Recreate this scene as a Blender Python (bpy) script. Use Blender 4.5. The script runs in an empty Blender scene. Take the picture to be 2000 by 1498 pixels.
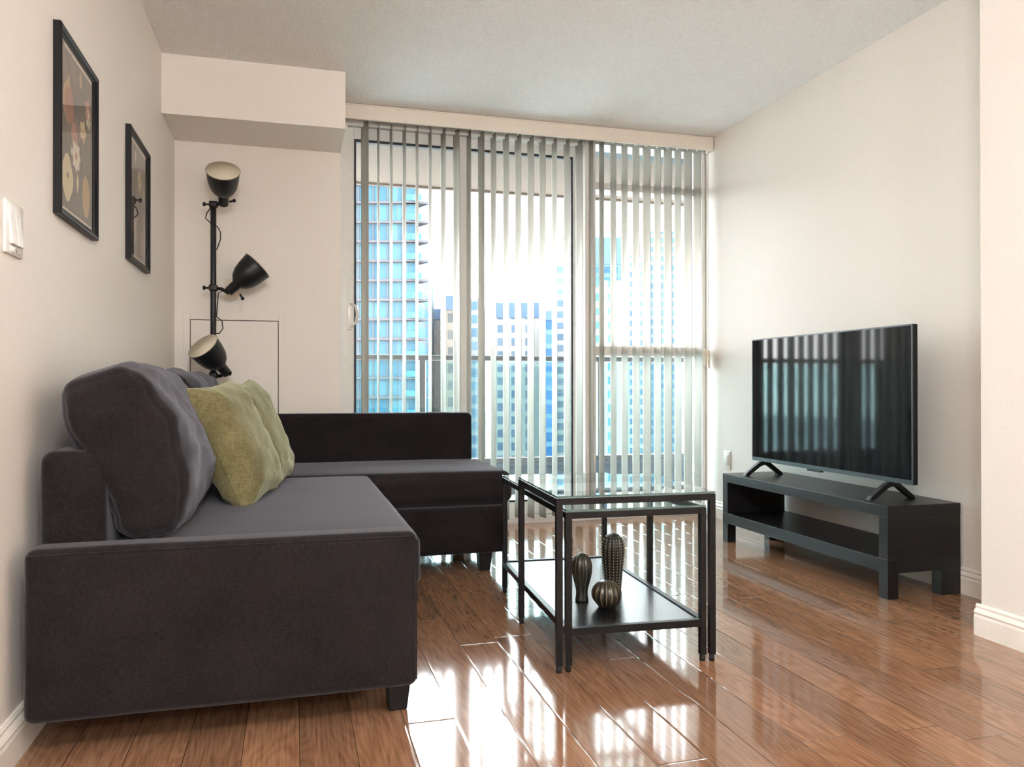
import bpy, bmesh, math, random
from mathutils import Vector, Matrix, Quaternion, noise
random.seed(7)
sc = bpy.context.scene
COL = sc.collection
PI = math.pi

# ------------------------------------------------------------------ camera
cam_d = bpy.data.cameras.new('camera')
cam = bpy.data.objects.new('camera', cam_d); COL.objects.link(cam)
cam_d.sensor_width = 36.0
cam_d.sensor_fit = 'HORIZONTAL'
cam_d.lens = 1532.18 / 2000 * 36.0
cam_d.clip_end = 2000
yaw, pitch, roll, cam_h = .2723, .0033, -.0008, .8286
fw = Vector((math.sin(yaw) * math.cos(pitch), math.cos(yaw) * math.cos(pitch), math.sin(pitch)))
q = fw.to_track_quat('-Z', 'Y')
cam.matrix_world = Matrix.Translation((0, 0, cam_h)) @ q.to_matrix().to_4x4() @ Matrix.Rotation(roll, 4, 'Z')
sc.camera = cam

# ------------------------------------------------------------------ light and exposure
EXPOSURE = 0.62
SKY = 16.5
FILL = 62.0  # strength of the fill lamps added behind the camera
sc.view_settings.view_transform = 'Standard'
sc.view_settings.look = 'None'
sc.view_settings.gamma = 1.0
sc.view_settings.use_curve_mapping = False
sc.view_settings.exposure = EXPOSURE
w = bpy.data.worlds.new('world'); sc.world = w; w.use_nodes = True
nt = w.node_tree; nt.nodes.clear()
wo = nt.nodes.new('ShaderNodeOutputWorld'); bg = nt.nodes.new('ShaderNodeBackground')
tc = nt.nodes.new('ShaderNodeTexCoord'); sp = nt.nodes.new('ShaderNodeSeparateXYZ')
rp = nt.nodes.new('ShaderNodeValToRGB')
rp.color_ramp.elements[0].position = 0.0; rp.color_ramp.elements[0].color = (1, .985, .96, 1)
rp.color_ramp.elements[1].position = 0.9; rp.color_ramp.elements[1].color = (.80, .89, 1, 1)
nt.links.new(tc.outputs['Generated'], sp.inputs[0]); nt.links.new(sp.outputs['Z'], rp.inputs[0])
nt.links.new(rp.outputs[0], bg.inputs['Color']); nt.links.new(bg.outputs[0], wo.inputs[0])
bg.inputs['Strength'].default_value = SKY
sc.cycles.max_bounces = 12
sc.cycles.diffuse_bounces = 6
sc.cycles.glossy_bounces = 6
sc.cycles.transparent_max_bounces = 24
sc.cycles.sample_clamp_indirect = 6.0
sc.cycles.use_denoising = True
# ------------------------------------------------------------------ materials
def lin(r, g, b):
    f = lambda c: (c / 255) / 12.92 if c / 255 <= .04045 else ((c / 255 + .055) / 1.055) ** 2.4
    return (f(r), f(g), f(b), 1)
class NM:
    def __init__(s, name):
        s.m = bpy.data.materials.new(name); s.m.use_nodes = True
        s.t = s.m.node_tree; s.n = s.t.nodes
        s.b = s.n['Principled BSDF']; s.out = s.n['Material Output']
    def node(s, typ, **kw):
        x = s.n.new(typ)
        for k, v in kw.items(): setattr(x, k, v)
        return x
    def link(s, a, b): s.t.links.new(a, b)
    def coord(s, which='Object'):
        return s.node('ShaderNodeTexCoord').outputs[which]
    def mapping(s, src, scale=(1, 1, 1)):
        m = s.node('ShaderNodeMapping'); m.inputs['Scale'].default_value = scale
        s.link(src, m.inputs['Vector']); return m.outputs[0]
    def noise(s, vec, scale, detail=3, rough=.5, dist=0):
        x = s.node('ShaderNodeTexNoise'); x.inputs['Scale'].default_value = scale
        x.inputs['Detail'].default_value = detail; x.inputs['Roughness'].default_value = rough
        x.inputs['Distortion'].default_value = dist
        s.link(vec, x.inputs['Vector']); return x
    def ramp(s, src, stops):
        r = s.node('ShaderNodeValToRGB'); e = r.color_ramp.elements
        while len(e) < len(stops): e.new(.5)
        for el, (p, c) in zip(e, stops): el.position = p; el.color = c
        s.link(src, r.inputs[0]); return r.outputs[0]
    def bump(s, h, strength=.2, dist=.01, normal=None):
        b = s.node('ShaderNodeBump'); b.inputs['Strength'].default_value = strength
        b.inputs['Distance'].default_value = dist; s.link(h, b.inputs['Height'])
        if normal is not None: s.link(normal, b.inputs['Normal'])
        return b.outputs[0]
    def math(s, op, a, b=None, c=None):
        m = s.node('ShaderNodeMath', operation=op)
        for i, v in enumerate((a, b, c)):
            if v is None: continue
            if isinstance(v, (int, float)): m.inputs[i].default_value = v
            else: s.link(v, m.inputs[i])
        return m.outputs[0]
    def mix(s, fac, a, b, mode='MIX'):
        m = s.node('ShaderNodeMix', data_type='RGBA', blend_type=mode)
        for i, v in ((0, fac), (6, a), (7, b)):
            if isinstance(v, (int, float, tuple)): m.inputs[i].default_value = v
            else: s.link(v, m.inputs[i])
        return m.outputs[2]
def plain(name, col, rough=.5, metal=0, spec=.5, bump=None, coat=0, var=0, sheen=0):
    m = NM(name); m.b.inputs['Base Color'].default_value = col
    m.b.inputs['Roughness'].default_value = rough; m.b.inputs['Metallic'].default_value = metal
    m.b.inputs['Specular IOR Level'].default_value = spec
    if coat: m.b.inputs['Coat Weight'].default_value = coat; m.b.inputs['Coat Roughness'].default_value = .05
    c = m.coord()
    n = m.noise(c, bump[0] if bump else 30, 3)
    v = max(var, .03)
    lo = tuple(x * (1 - v) for x in col[:3]) + (1,); hi = tuple(min(1, x * (1 + v)) for x in col[:3]) + (1,)
    m.link(m.ramp(n.outputs[0], [(.3, lo), (.7, hi)]), m.b.inputs['Base Color'])
    if bump: m.link(m.bump(n.outputs[0], bump[1], bump[2]), m.b.inputs['Normal'])
    if sheen: m.b.inputs['Sheen Weight'].default_value = sheen; m.b.inputs['Sheen Roughness'].default_value = .45
    return m.m

WALLC = lin(234, 228, 221)
M = {}
M['wall'] = plain('wall_paint', WALLC, .55, spec=.35, bump=(140, .12, .002), var=.012)
M['ceiling'] = None
def ceiling_mat():
    m = NM('stippled_ceiling'); c = m.coord()
    n = m.noise(c, 75, 5, .65); v = m.node('ShaderNodeTexVoronoi'); v.inputs['Scale'].default_value = 95
    m.link(c, v.inputs['Vector'])
    h = m.math('ADD', m.math('MULTIPLY', n.outputs[0], 1.2), m.math('MULTIPLY', v.outputs['Distance'], -.6))
    m.link(m.bump(h, .75, .012), m.b.inputs['Normal'])
    m.link(m.ramp(n.outputs[0], [(.3, lin(242, 239, 236)), (.65, lin(252, 250, 247))]), m.b.inputs['Base Color'])
    m.b.inputs['Roughness'].default_value = .9; m.b.inputs['Specular IOR Level'].default_value = .2
    return m.m
M['ceiling'] = ceiling_mat()
M['trim'] = plain('trim_paint', lin(240, 234, 226), .35, spec=.5)
def floor_mat():
    m = NM('laminate_floor'); c = m.coord('Object')
    s = m.node('ShaderNodeSeparateXYZ'); m.link(c, s.inputs[0])
    W_, L_ = .125, 1.25
    xi = m.math('MULTIPLY', m.math('SUBTRACT', s.outputs[0], .015), 1 / W_)
    row = m.math('FLOOR', xi); fx = m.math('FRACT', xi)
    wn = m.node('ShaderNodeTexWhiteNoise', noise_dimensions='1D'); m.link(row, wn.inputs['W'])
    yi = m.math('ADD', m.math('MULTIPLY', s.outputs[1], 1 / L_), m.math('MULTIPLY', wn.outputs[0], 7.3))
    pl = m.math('FLOOR', yi); fy = m.math('FRACT', yi)
    cx = m.node('ShaderNodeCombineXYZ'); m.link(row, cx.inputs[0]); m.link(pl, cx.inputs[1])
    pid = m.node('ShaderNodeTexWhiteNoise', noise_dimensions='2D'); m.link(cx.outputs[0], pid.inputs['Vector'])
    # grain coordinates, shifted for every plank
    off = m.node('ShaderNodeVectorMath', operation='MULTIPLY_ADD'); m.link(pid.outputs['Color'], off.inputs[0])
    off.inputs[1].default_value = (13, 17, 5); m.link(c, off.inputs[2])
    g = m.mapping(off.outputs[0], (1, .16, 1))
    warp = m.noise(g, 7, 3, .5, .6)
    w2 = m.node('ShaderNodeVectorMath', operation='MULTIPLY_ADD'); m.link(warp.outputs['Color'], w2.inputs[0])
    w2.inputs[1].default_value = (.075, .075, 0); m.link(g, w2.inputs[2])
    rings = m.noise(m.mapping(off.outputs[0], (1, .22, 1)), 5.5, 2, .45, .25)
    wv = m.math('SINE', m.math('MULTIPLY', rings.outputs[0], 150))
    wv = m.math('MULTIPLY_ADD', wv, .5, .5)
    fine = m.noise(m.mapping(off.outputs[0], (1, .05, 1)), 150, 4, .55)
    knot = m.noise(m.mapping(off.outputs[0], (1, .35, 1)), 3.2, 2, .5)
    grain = m.math('ADD', m.math('MULTIPLY', wv, .10), m.math('MULTIPLY', fine.outputs[0], .90))
    col = m.ramp(grain, [(.28, lin(112, 80, 59)), (.44, lin(134, 98, 74)), (.58, lin(146, 110, 85)), (.76, lin(158, 122, 96))])
    pv = m.ramp(pid.outputs[0], [(0, (.80, .80, .80, 1)), (1, (1.1, 1.08, 1.05, 1))])
    col = m.mix(1.0, col, pv, 'MULTIPLY')
    kn = m.ramp(knot.outputs[0], [(.70, (0, 0, 0, 1)), (.77, (1, 1, 1, 1))])
    col = m.mix(kn, col, lin(58, 36, 26))
    ex = m.math('MULTIPLY', m.math('MINIMUM', fx, m.math('SUBTRACT', 1, fx)), W_)
    ey = m.math('MULTIPLY', m.math('MINIMUM', fy, m.math('SUBTRACT', 1, fy)), L_)
    e = m.math('MINIMUM', ex, ey)
    gap = m.ramp(m.math('MULTIPLY', e, 1 / .0011), [(.3, (1, 1, 1, 1)), (.9, (0, 0, 0, 1))])
    col = m.mix(gap, col, lin(42, 24, 15))
    m.link(col, m.b.inputs['Base Color'])
    gr = m.node('ShaderNodeMath', operation='MINIMUM'); m.link(m.math('MULTIPLY', e, 1 / .0035), gr.inputs[0]); gr.inputs[1].default_value = 1
    b1 = m.bump(gr.outputs[0], .35, .0012)
    m.link(b1, m.b.inputs['Normal'])
    lo = m.noise(c, 2.2, 2)
    rr = m.ramp(lo.outputs[0], [(.3, (.085,) * 3 + (1,)), (.7, (.115,) * 3 + (1,))])
    m.link(rr, m.b.inputs['Roughness'])
    m.b.inputs['Specular IOR Level'].default_value = .5
    m.b.inputs['Coat Weight'].default_value = .22; m.b.inputs['Coat Roughness'].default_value = .05
    m.b.inputs['Coat IOR'].default_value = 1.5
    m.link(b1, m.b.inputs['Coat Normal'])
    return m.m
M['floor'] = floor_mat()
def fabric(name, base, hi, scale=900, sheen=.6, bmp=.35, blotch=.12):
    m = NM(name); c = m.coord('Object')
    a = m.noise(m.mapping(c, (1, 1, .18)), scale, 2, .6); b = m.noise(m.mapping(c, (.18, .18, 1)), scale, 2, .6)
    t = m.math('MULTIPLY', m.math('ADD', a.outputs[0], b.outputs[0]), .5)
    big = m.noise(c, 9, 4, .6)
    t2 = m.math('ADD', t, m.math('MULTIPLY', m.math('SUBTRACT', big.outputs[0], .5), blotch * 3))
    m.link(m.ramp(t2, [(.36, base), (.66, hi)]), m.b.inputs['Base Color'])
    m.link(m.bump(t, bmp, .0015), m.b.inputs['Normal'])
    m.b.inputs['Roughness'].default_value = .9; m.b.inputs['Specular IOR Level'].default_value = .15
    m.b.inputs['Sheen Weight'].default_value = sheen; m.b.inputs['Sheen Roughness'].default_value = .4
    m.b.inputs['Sheen Tint'].default_value = (.86, .86, 1, 1)
    return m.m
M['sofa'] = fabric('sofa_fabric', lin(16, 13, 13), lin(36, 31, 32), 420, .21)
M['green'] = fabric('green_velvet', lin(94, 88, 58), lin(124, 116, 84), 260, .45, .15, .22)
M['green'].node_tree.nodes['Principled BSDF'].inputs['Sheen Tint'].default_value = (.9, .95, .7, 1)
M['black_plastic'] = plain('black_plastic', lin(9, 9, 10), .45, spec=.3)
M['black_metal'] = plain('black_powder_coat', lin(8, 8, 11), .42, spec=.3)
M['lamp_dark'] = plain('dark_lamp_enamel', lin(22, 23, 26), .4, spec=.4)
M['lamp_cream'] = plain('cream_lamp_inside', lin(222, 212, 190), .5)
M['stand'] = plain('black_brown_foil', lin(18, 17, 18), .34, spec=.4)
M['tv_frame'] = plain('tv_bezel', lin(70, 74, 80), .35, metal=.5)
M['screen'] = plain('tv_screen', lin(8, 10, 13), .055, spec=.22)
M['picture_frame'] = plain('picture_frame_black', lin(8, 9, 11), .4, spec=.22)
M['cream_line'] = plain('cream_print_border', lin(226, 214, 194), .6)
M['plate'] = plain('white_switch_plastic', lin(224, 221, 215), .25)
M['plate_beige'] = plain('beige_plate_plastic', lin(222, 209, 190), .35)
M['dark_gap'] = plain('shadow_gap', lin(40, 34, 30), .8)
M['alu'] = plain('painted_aluminium', lin(222, 221, 217), .45, spec=.4)
M['gasket'] = plain('black_gasket', lin(30, 33, 40), .6)
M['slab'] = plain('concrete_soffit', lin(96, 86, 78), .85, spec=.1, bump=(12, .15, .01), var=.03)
M['concrete'] = plain('balcony_concrete', lin(66, 74, 80), .9, bump=(40, .2, .01))
M['bounce_floor'] = plain('balcony_bounce_floor', lin(226, 224, 218), .8)  # balcony floor made extra pale to bounce daylight up onto the ceilings
M['valance'] = plain('valance_vinyl', lin(226, 217, 205), .5, bump=(60, .05, .002))
M['rubber'] = plain('black_rubber', lin(16, 16, 16), .7)
M['screw'] = plain('zinc_screw', lin(190, 190, 190), .3, metal=1)
def slat_mat():
    m = NM('vinyl_slat'); c = m.coord()
    n = m.noise(m.mapping(c, (1, 1, .02)), 60, 2)
    m.link(m.ramp(n.outputs[0], [(.3, lin(190, 186, 177)), (.7, lin(198, 194, 186))]), m.b.inputs['Base Color'])
    m.b.inputs['Roughness'].default_value = .5
    tr = m.node('ShaderNodeBsdfTranslucent'); tr.inputs[0].default_value = lin(200, 196, 186)
    mx = m.node('ShaderNodeMixShader'); mx.inputs[0].default_value = .25
    m.link(m.b.outputs[0], mx.inputs[1]); m.link(tr.outputs[0], mx.inputs[2]); m.link(mx.outputs[0], m.out.inputs[0])
    return m.m
M['slat'] = slat_mat()
def glass(name, tint, ior=1.5, rough=0.0, tk=1.5):
    m = NM(name); tb = m.node('ShaderNodeBsdfTransparent'); tb.inputs[0].default_value = tint
    gl = m.node('ShaderNodeBsdfGlossy'); gl.inputs['Roughness'].default_value = rough
    fr = m.node('ShaderNodeFresnel'); fr.inputs[0].default_value = ior
    ge = m.node('ShaderNodeNewGeometry')
    f = m.math('MULTIPLY', m.math('MULTIPLY', fr.outputs[0], tk), m.math('SUBTRACT', 1.0, ge.outputs['Backfacing']))
    mx = m.node('ShaderNodeMixShader'); m.link(f, mx.inputs[0]); m.link(tb.outputs[0], mx.inputs[1]); m.link(gl.outputs[0], mx.inputs[2])
    m.link(mx.outputs[0], m.out.inputs[0]); m.n.remove(m.b); return m.m
M['pane'] = glass('window_glass', (.95, .97, .97, 1))
M['table_glass'] = glass('table_glass', (.93, .965, .955, 1), 1.52)
M['rail_metal'] = plain('railing_metal', lin(66, 68, 68), .5, spec=.3)
M['rail_glass'] = glass('balcony_glass', (.72, .90, .92, 1))
M['pic_glass'] = glass('picture_glass', (1, 1, 1, 1), 1.45)
M['glass_edge'] = plain('glass_edge', lin(70, 96, 92), .15, spec=.8)

# ------------------------------------------------------------------ mesh helpers
class MB:
    def __init__(s): s.v = []; s.f = []; s.mi = []; s.sm = []
    def add(s, vs, fs, mi=0, smooth=False):
        o = len(s.v); s.v += [tuple(x) for x in vs]
        for f in fs: s.f.append(tuple(i + o for i in f)); s.mi.append(mi); s.sm.append(smooth)
        return s
    def box(s, a, b, mi=0, M_=None):
        x0, y0, z0 = a; x1, y1, z1 = b
        x0, x1 = min(x0, x1), max(x0, x1); y0, y1 = min(y0, y1), max(y0, y1); z0, z1 = min(z0, z1), max(z0, z1)
        vs = [Vector(p) for p in ((x0, y0, z0), (x1, y0, z0), (x1, y1, z0), (x0, y1, z0), (x0, y0, z1), (x1, y0, z1), (x1, y1, z1), (x0, y1, z1))]
        if M_: vs = [M_ @ p for p in vs]
        return s.add(vs, [(0, 3, 2, 1), (4, 5, 6, 7), (0, 1, 5, 4), (1, 2, 6, 5), (2, 3, 7, 6), (3, 0, 4, 7)], mi)
    def rbox(s, a, b, r, n=8, seg=3, puff=(0, 0, 0), fn=None, M_=None, mi=0):
        """rounded box with a grid on every face; puff swells each pair of faces"""
        c = [(a[i] + b[i]) / 2 for i in range(3)]; h = [abs(b[i] - a[i]) / 2 for i in range(3)]
        r = min(r, *h)
        def axis(hh):
            pts = [-hh + r * (1 - math.cos(k / seg * PI / 2)) * 1.0 for k in range(seg)] if False else [-hh + r * k / seg for k in range(seg)]
            inner = [-hh + r + (2 * (hh - r)) * k / n for k in range(n + 1)] if hh > r + 1e-6 else [0]
            return pts + inner + [-p for p in reversed(pts)]
        ax = [axis(hh) for hh in h]; cache = {}; V = []; F = []
        def vid(i, j, k):
            key = (i, j, k)
            if key in cache: return cache[key]
            p = Vector((ax[0][i], ax[1][j], ax[2][k]))
            qv = Vector([max(-(h[t] - r), min(h[t] - r, p[t])) for t in range(3)])
            d = p - qv
            out = qv + (d.normalized() * r if d.length > 1e-9 else Vector())
            u = [max(-1, min(1, p[t] / h[t])) for t in range(3)]
            for t in range(3):
                if puff[t]:
                    o = [x for x in range(3) if x != t]
                    out[t] += puff[t] * u[t] * (1 - u[o[0]] ** 4) * (1 - u[o[1]] ** 4)
            out = out + Vector(c)
            if fn: out = fn(out)
            if M_: out = M_ @ out
            V.append(out); cache[key] = len(V) - 1; return cache[key]
        N = [len(x) for x in ax]
        for t in range(3):
            o1, o2 = (t + 1) % 3, (t + 2) % 3
            for side in (0, N[t] - 1):
                for i in range(N[o1] - 1):
                    for j in range(N[o2] - 1):
                        qd = []
                        for (di, dj) in ((0, 0), (1, 0), (1, 1), (0, 1)):
                            idx = [0, 0, 0]; idx[t] = side; idx[o1] = i + di; idx[o2] = j + dj
                            qd.append(vid(*idx))
                        if side == 0: qd.reverse()
                        if len(set(qd)) >= 3: F.append(tuple(qd))
        return s.add(V, F, mi, True)
    def tube(s, pts, r, seg=10, mi=0, cap=True, radii=None):
        pts = [Vector(p) for p in pts]; rings = []; up = None
        for i, p in enumerate(pts):
            d = (pts[min(i + 1, len(pts) - 1)] - pts[max(i - 1, 0)]).normalized()
            if up is None:
                up = d.orthogonal().normalized()
            else:
                up = (up - d * up.dot(d)).normalized()
            x = up; y = d.cross(x)
            rr = radii[i] if radii else r
            rings.append([p + (x * math.cos(2 * PI * k / seg) + y * math.sin(2 * PI * k / seg)) * rr for k in range(seg)])
        V = [v for rg in rings for v in rg]; F = []
        for i in range(len(pts) - 1):
            for k in range(seg):
                F.append((i * seg + k, i * seg + (k + 1) % seg, (i + 1) * seg + (k + 1) % seg, (i + 1) * seg + k))
        s.add(V, F, mi, True)
        if cap:
            s.add(rings[0], [tuple(reversed(range(seg)))], mi); s.add(rings[-1], [tuple(range(seg))], mi)
        return s
    def lathe(s, prof, seg=32, M_=None, mi=0, rib=None, smooth=True):
        V = []; F = []
        for (r, z) in prof:
            for k in range(seg):
                a = 2 * PI * k / seg; rr = r * (rib(a, z) if rib else 1)
                V.append(Vector((rr * math.cos(a), rr * math.sin(a), z)))
        if M_: V = [M_ @ v for v in V]
        for i in range(len(prof) - 1):
            for k in range(seg):
                F.append((i * seg + k, i * seg + (k + 1) % seg, (i + 1) * seg + (k + 1) % seg, (i + 1) * seg + k))
        if prof[0][0] > 1e-5: F.append(tuple(reversed(range(seg))))
        if prof[-1][0] > 1e-5: F.append(tuple((len(prof) - 1) * seg + k for k in range(seg)))
        return s.add(V, F, mi, smooth)
    def prism(s, poly, y0, y1, axis='y', mi=0):
        """extrude a 2D outline: axis y -> outline in x,z; axis x -> outline in y,z; axis z -> x,y"""
        mk = {'y': lambda p, t: (p[0], t, p[1]), 'x': lambda p, t: (t, p[0], p[1]), 'z': lambda p, t: (p[0], p[1], t)}[axis]
        n = len(poly); V = [mk(p, y0) for p in poly] + [mk(p, y1) for p in poly]
        F = [tuple(range(n)), tuple(reversed(range(n, 2 * n)))] + [(i, i + n, (i + 1) % n + n, (i + 1) % n) for i in range(n)]
        return s.add(V, F, mi)
    def build(s, name, mats, parent=None, loc=None, rot=None, bevel=0, fix=True):
        me = bpy.data.meshes.new(name); me.from_pydata([tuple(v) for v in s.v], [], s.f)
        mats = mats if isinstance(mats, (list, tuple)) else [mats]
        for m in mats: me.materials.append(m)
        me.polygons.foreach_set('material_index', s.mi); me.polygons.foreach_set('use_smooth', s.sm)
        if fix:
            bm = bmesh.new(); bm.from_mesh(me)
            bmesh.ops.remove_doubles(bm, verts=bm.verts, dist=1e-5)
            bmesh.ops.recalc_face_normals(bm, faces=bm.faces); bm.to_mesh(me); bm.free()
        me.update()
        o = bpy.data.objects.new(name, me); COL.objects.link(o)
        if parent: o.parent = parent
        if loc: o.location = loc
        if rot: o.rotation_euler = rot
        if bevel:
            b = o.modifiers.new('bevel', 'BEVEL'); b.width = bevel; b.segments = 2; b.limit_method = 'ANGLE'
        return o
def tag(o, label=None, cat=None, group=None, kind=None):
    if label: o['label'] = label
    if cat: o['category'] = cat
    if group: o['group'] = group
    if kind: o['kind'] = kind
    return o
def thing(name, label, cat, loc=(0, 0, 0), rz=0, group=None):
    o = bpy.data.objects.new(name, None); COL.objects.link(o); o.empty_display_size = .1
    o.location = loc; o.rotation_euler = (0, 0, rz)
    return tag(o, label, cat, group)
def structure(name, mb, mat, label=None, cat=None, **k):
    return tag(mb.build(name, mat, **k), label, cat, kind='structure')
def copy_tree(o, parent=None):
    kids = [c for c in o.children]
    c = o.copy(); COL.objects.link(c)
    if parent: c.parent = parent
    for k in kids: copy_tree(k, c)
    return c

# ------------------------------------------------------------------ room
XL, XR, ZC = -.6, 2.58, 2.41
YB = -2.6                       # wall behind the camera
YG = 4.60                       # glazing line
XN, YN = 2.2, 2.09              # nearer wall return on the right
structure('floor', MB().box((XL - .1, YB - .1, -.12), (XR + .1, 4.72, 0)), M['floor'], 'glossy brown wood plank floor', 'floor')
structure('ceiling', MB().box((XL - .1, YB - .1, ZC), (XR + .1, 4.72, ZC + .15)), M['ceiling'], 'white stippled ceiling', 'ceiling')
structure('wall_left', MB().box((XL - .12, YB - .1, 0), (XL, 4.57, ZC)), M['wall'], 'cream wall beside the sofa', 'wall')
structure('wall_right', MB().box((XR, YN - .1, 0), (XR + .12, 4.72, ZC)), M['wall'], 'off-white wall behind the television', 'wall')
structure('wall_near', MB().box((XN, YB - .1, 0), (XR + .12, YN, ZC)), M['wall'], 'pale wall return at the right edge', 'wall')
structure('wall_rear', MB().box((XL - .1, YB - .12, 0), (XN, YB, ZC)), M['wall'], 'plain cream wall across the room', 'wall')
structure('wall_back', MB().box((XL, 4.45, 0), (.254, 4.72, 2.124)), M['wall'], 'beige wall behind the floor lamp', 'wall')
structure('trim_1', MB().box((XL, 4.022, 2.124), (.254, 4.72, ZC)), M['wall'], 'boxed ceiling bulkhead above the floor lamp', 'bulkhead')
structure('wall_outer', MB().box((XL - .12, 4.72, -.3), (.27, 4.9, 2.7)).box((XR + .02, 4.72, -.3), (XR + 1.4, 4.9, 2.7))
          .box((.27, 4.72, 2.36), (XR + .02, 4.9, 2.7)).box((.27, 4.72, -.3), (XR + .02, 4.9, -.02)), M['concrete'])
BP = [(0, 0), (.016, 0), (.016, .062), (.013, .070), (.0165, .077), (.013, .084), (.007, .090), (.009, .097), (.004, .104), (0, .104)]
def baseboard(name, x, y0, y1, side):
    structure(name, MB().prism([(x + side * p[0], p[1]) for p in BP], y0, y1), M['trim'], cat='baseboard')
baseboard('baseboard_left', XL, YB, 4.45, 1)
baseboard('baseboard_right', XR, YN, 4.58, -1)
bn = MB().prism([(XN - p[0], p[1]) for p in BP], YB, YN + .016)
bn.prism([(YN + p[0], p[1]) for p in BP], XN, XR - .017, 'x')
structure('baseboard_near', bn, M['trim'], cat='baseboard')

# access panel in the back wall
ap = MB()
for a, b in (((-.556, .3), (-.524, 1.215)), ((-.075, .3), (-.043, 1.215)), ((-.524, 1.183), (-.075, 1.215))):
    ap.box((a[0], 4.442, a[1]), (b[0], 4.452, b[1]))
ap = structure('trim_2', ap, M['wall'], 'flush access panel frame low in the beige wall', 'access panel', bevel=.002)
MB().box((-.524, 4.4492, .3), (-.075, 4.4512, 1.183)).build('panel_gap', M['dark_gap'], ap)
MB().box((-.520, 4.444, .3), (-.079, 4.4512, 1.179)).build('panel_door', M['wall'], ap)

# ------------------------------------------------------------------ glazing
def frame_rect(mb, x0, x1, z0, z1, w_, y0, y1, mi=0, bottom=None):
    b = bottom if bottom is not None else w_
    mb.box((x0, y0, z0), (x0 + w_, y1, z1), mi).box((x1 - w_, y0, z0), (x1, y1, z1), mi)
    mb.box((x0 + w_, y0, z1 - w_), (x1 - w_, y1, z1), mi).box((x0 + w_, y0, z0), (x1 - w_, y1, z0 + b), mi)
    return mb
door = tag(frame_rect(MB(), .255, 1.79, .0, 2.36, .045, 4.545, 4.70, bottom=.035).build('door_1', M['alu']),
           'pale aluminium sliding balcony door behind the vertical blind', 'sliding door', kind='structure')
def sash(x0, x1, zt, y, lw, rw):
    f = MB()
    f.box((x0, y - .018, .04), (x0 + lw, y + .018, zt)).box((x1 - rw, y - .018, .04), (x1, y + .018, zt))
    f.box((x0 + lw, y - .018, zt - .065), (x1 - rw, y + .018, zt)).box((x0 + lw, y - .018, .04), (x1 - rw, y + .018, .12))
    fo = f.build('sash', M['alu'], door, bevel=.002)
    g = MB(); a, b = x0 + lw, x1 - rw
    g.box((a, y - .019, .12), (a + .012, y + .012, zt - .065)).box((b - .012, y - .019, .12), (b, y + .012, zt - .065))
    g.box((a + .012, y - .019, zt - .08), (b - .012, y + .012, zt - .065)).box((a + .012, y - .019, .12), (b - .012, y + .012, .132))
    g.build('gasket', M['gasket'], fo)
    MB().box((a, y - .003, .12), (b, y + .003, zt - .065)).build('pane', M['pane'], fo)
    return fo
s1 = sash(.285, 1.00, 2.31, 4.585, .052, .045)
s2 = sash(.97, 1.735, 2.325, 4.635, .05, .050)
hd = MB().tube([(.318, 4.568, 1.30), (.322, 4.545, 1.298), (.345, 4.528, 1.28), (.352, 4.522, 1.235), (.345, 4.528, 1.19), (.322, 4.545, 1.172), (.318, 4.568, 1.17)], .008, 10)
hd.rbox((.298, 4.556, 1.15), (.325, 4.568, 1.32), .005, 2, 2)
hd.build('handle', M['plate'], door)
mull = MB().box((1.737, 4.54, 0), (1.79, 4.70, 2.36)).build('mullion', M['alu'], door, bevel=.003)
win = tag(frame_rect(MB(), 1.79, XR - .005, .0, 2.36, .025, 4.56, 4.70, bottom=.05).build('window_1', M['alu']),
          'tall fixed window right of the sliding door', 'window', kind='structure')
MB().box((1.815, 4.565, 1.018), (XR - .035, 4.69, 1.078)).box((1.815, 4.565, 2.055), (XR - .035, 4.69, 2.10)).build('transom', M['alu'], win, bevel=.003)
MB().box((1.815, 4.622, .05), (XR - .035, 4.628, 1.018)).box((1.815, 4.622, 1.078), (XR - .035, 4.628, 2.055)).box((1.815, 4.622, 2.10), (XR - .035, 4.628, 2.33)).build('pane', M['pane'], win)

# ------------------------------------------------------------------ vertical blind
vb = thing('vertical_blind', 'off-white vertical blind hanging across the whole glazed wall', 'blind', (0, 0, 0))
v = MB().box((.262, 4.452, 2.325), (2.572, 4.462, 2.405)).box((2.562, 4.462, 2.325), (2.572, 4.53, 2.405))
v.box((.262, 4.448, 2.399), (2.572, 4.466, 2.407)).box((.262, 4.450, 2.323), (2.572, 4.466, 2.328))
v.build('valance', M['valance'], vb, bevel=.001)
hr = MB().box((.262, 4.500, 2.35), (2.56, 4.540, 2.39)).build('headrail', M['alu'], vb)
SL = [(.394, -23), (.468, -.5), (.542, -2), (.618, -4.5), (.691, -1.5), (.768, -2), (.846, -9.5), (.924, -14), (.999, -5), (1.074, -12),
      (1.148, -7.5), (1.226, -9), (1.301, -10), (1.38, -10), (1.454, -9), (1.531, -2), (1.611, -6), (1.690, -9), (1.760, -8), (1.838, 1.5),
      (1.916, -2), (1.991, -2), (2.068, -5.5), (2.142, -10), (2.217, -3.5), (2.288, -9.5), (2.358, -2.5), (2.429, -9), (2.496, -6)]
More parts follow.
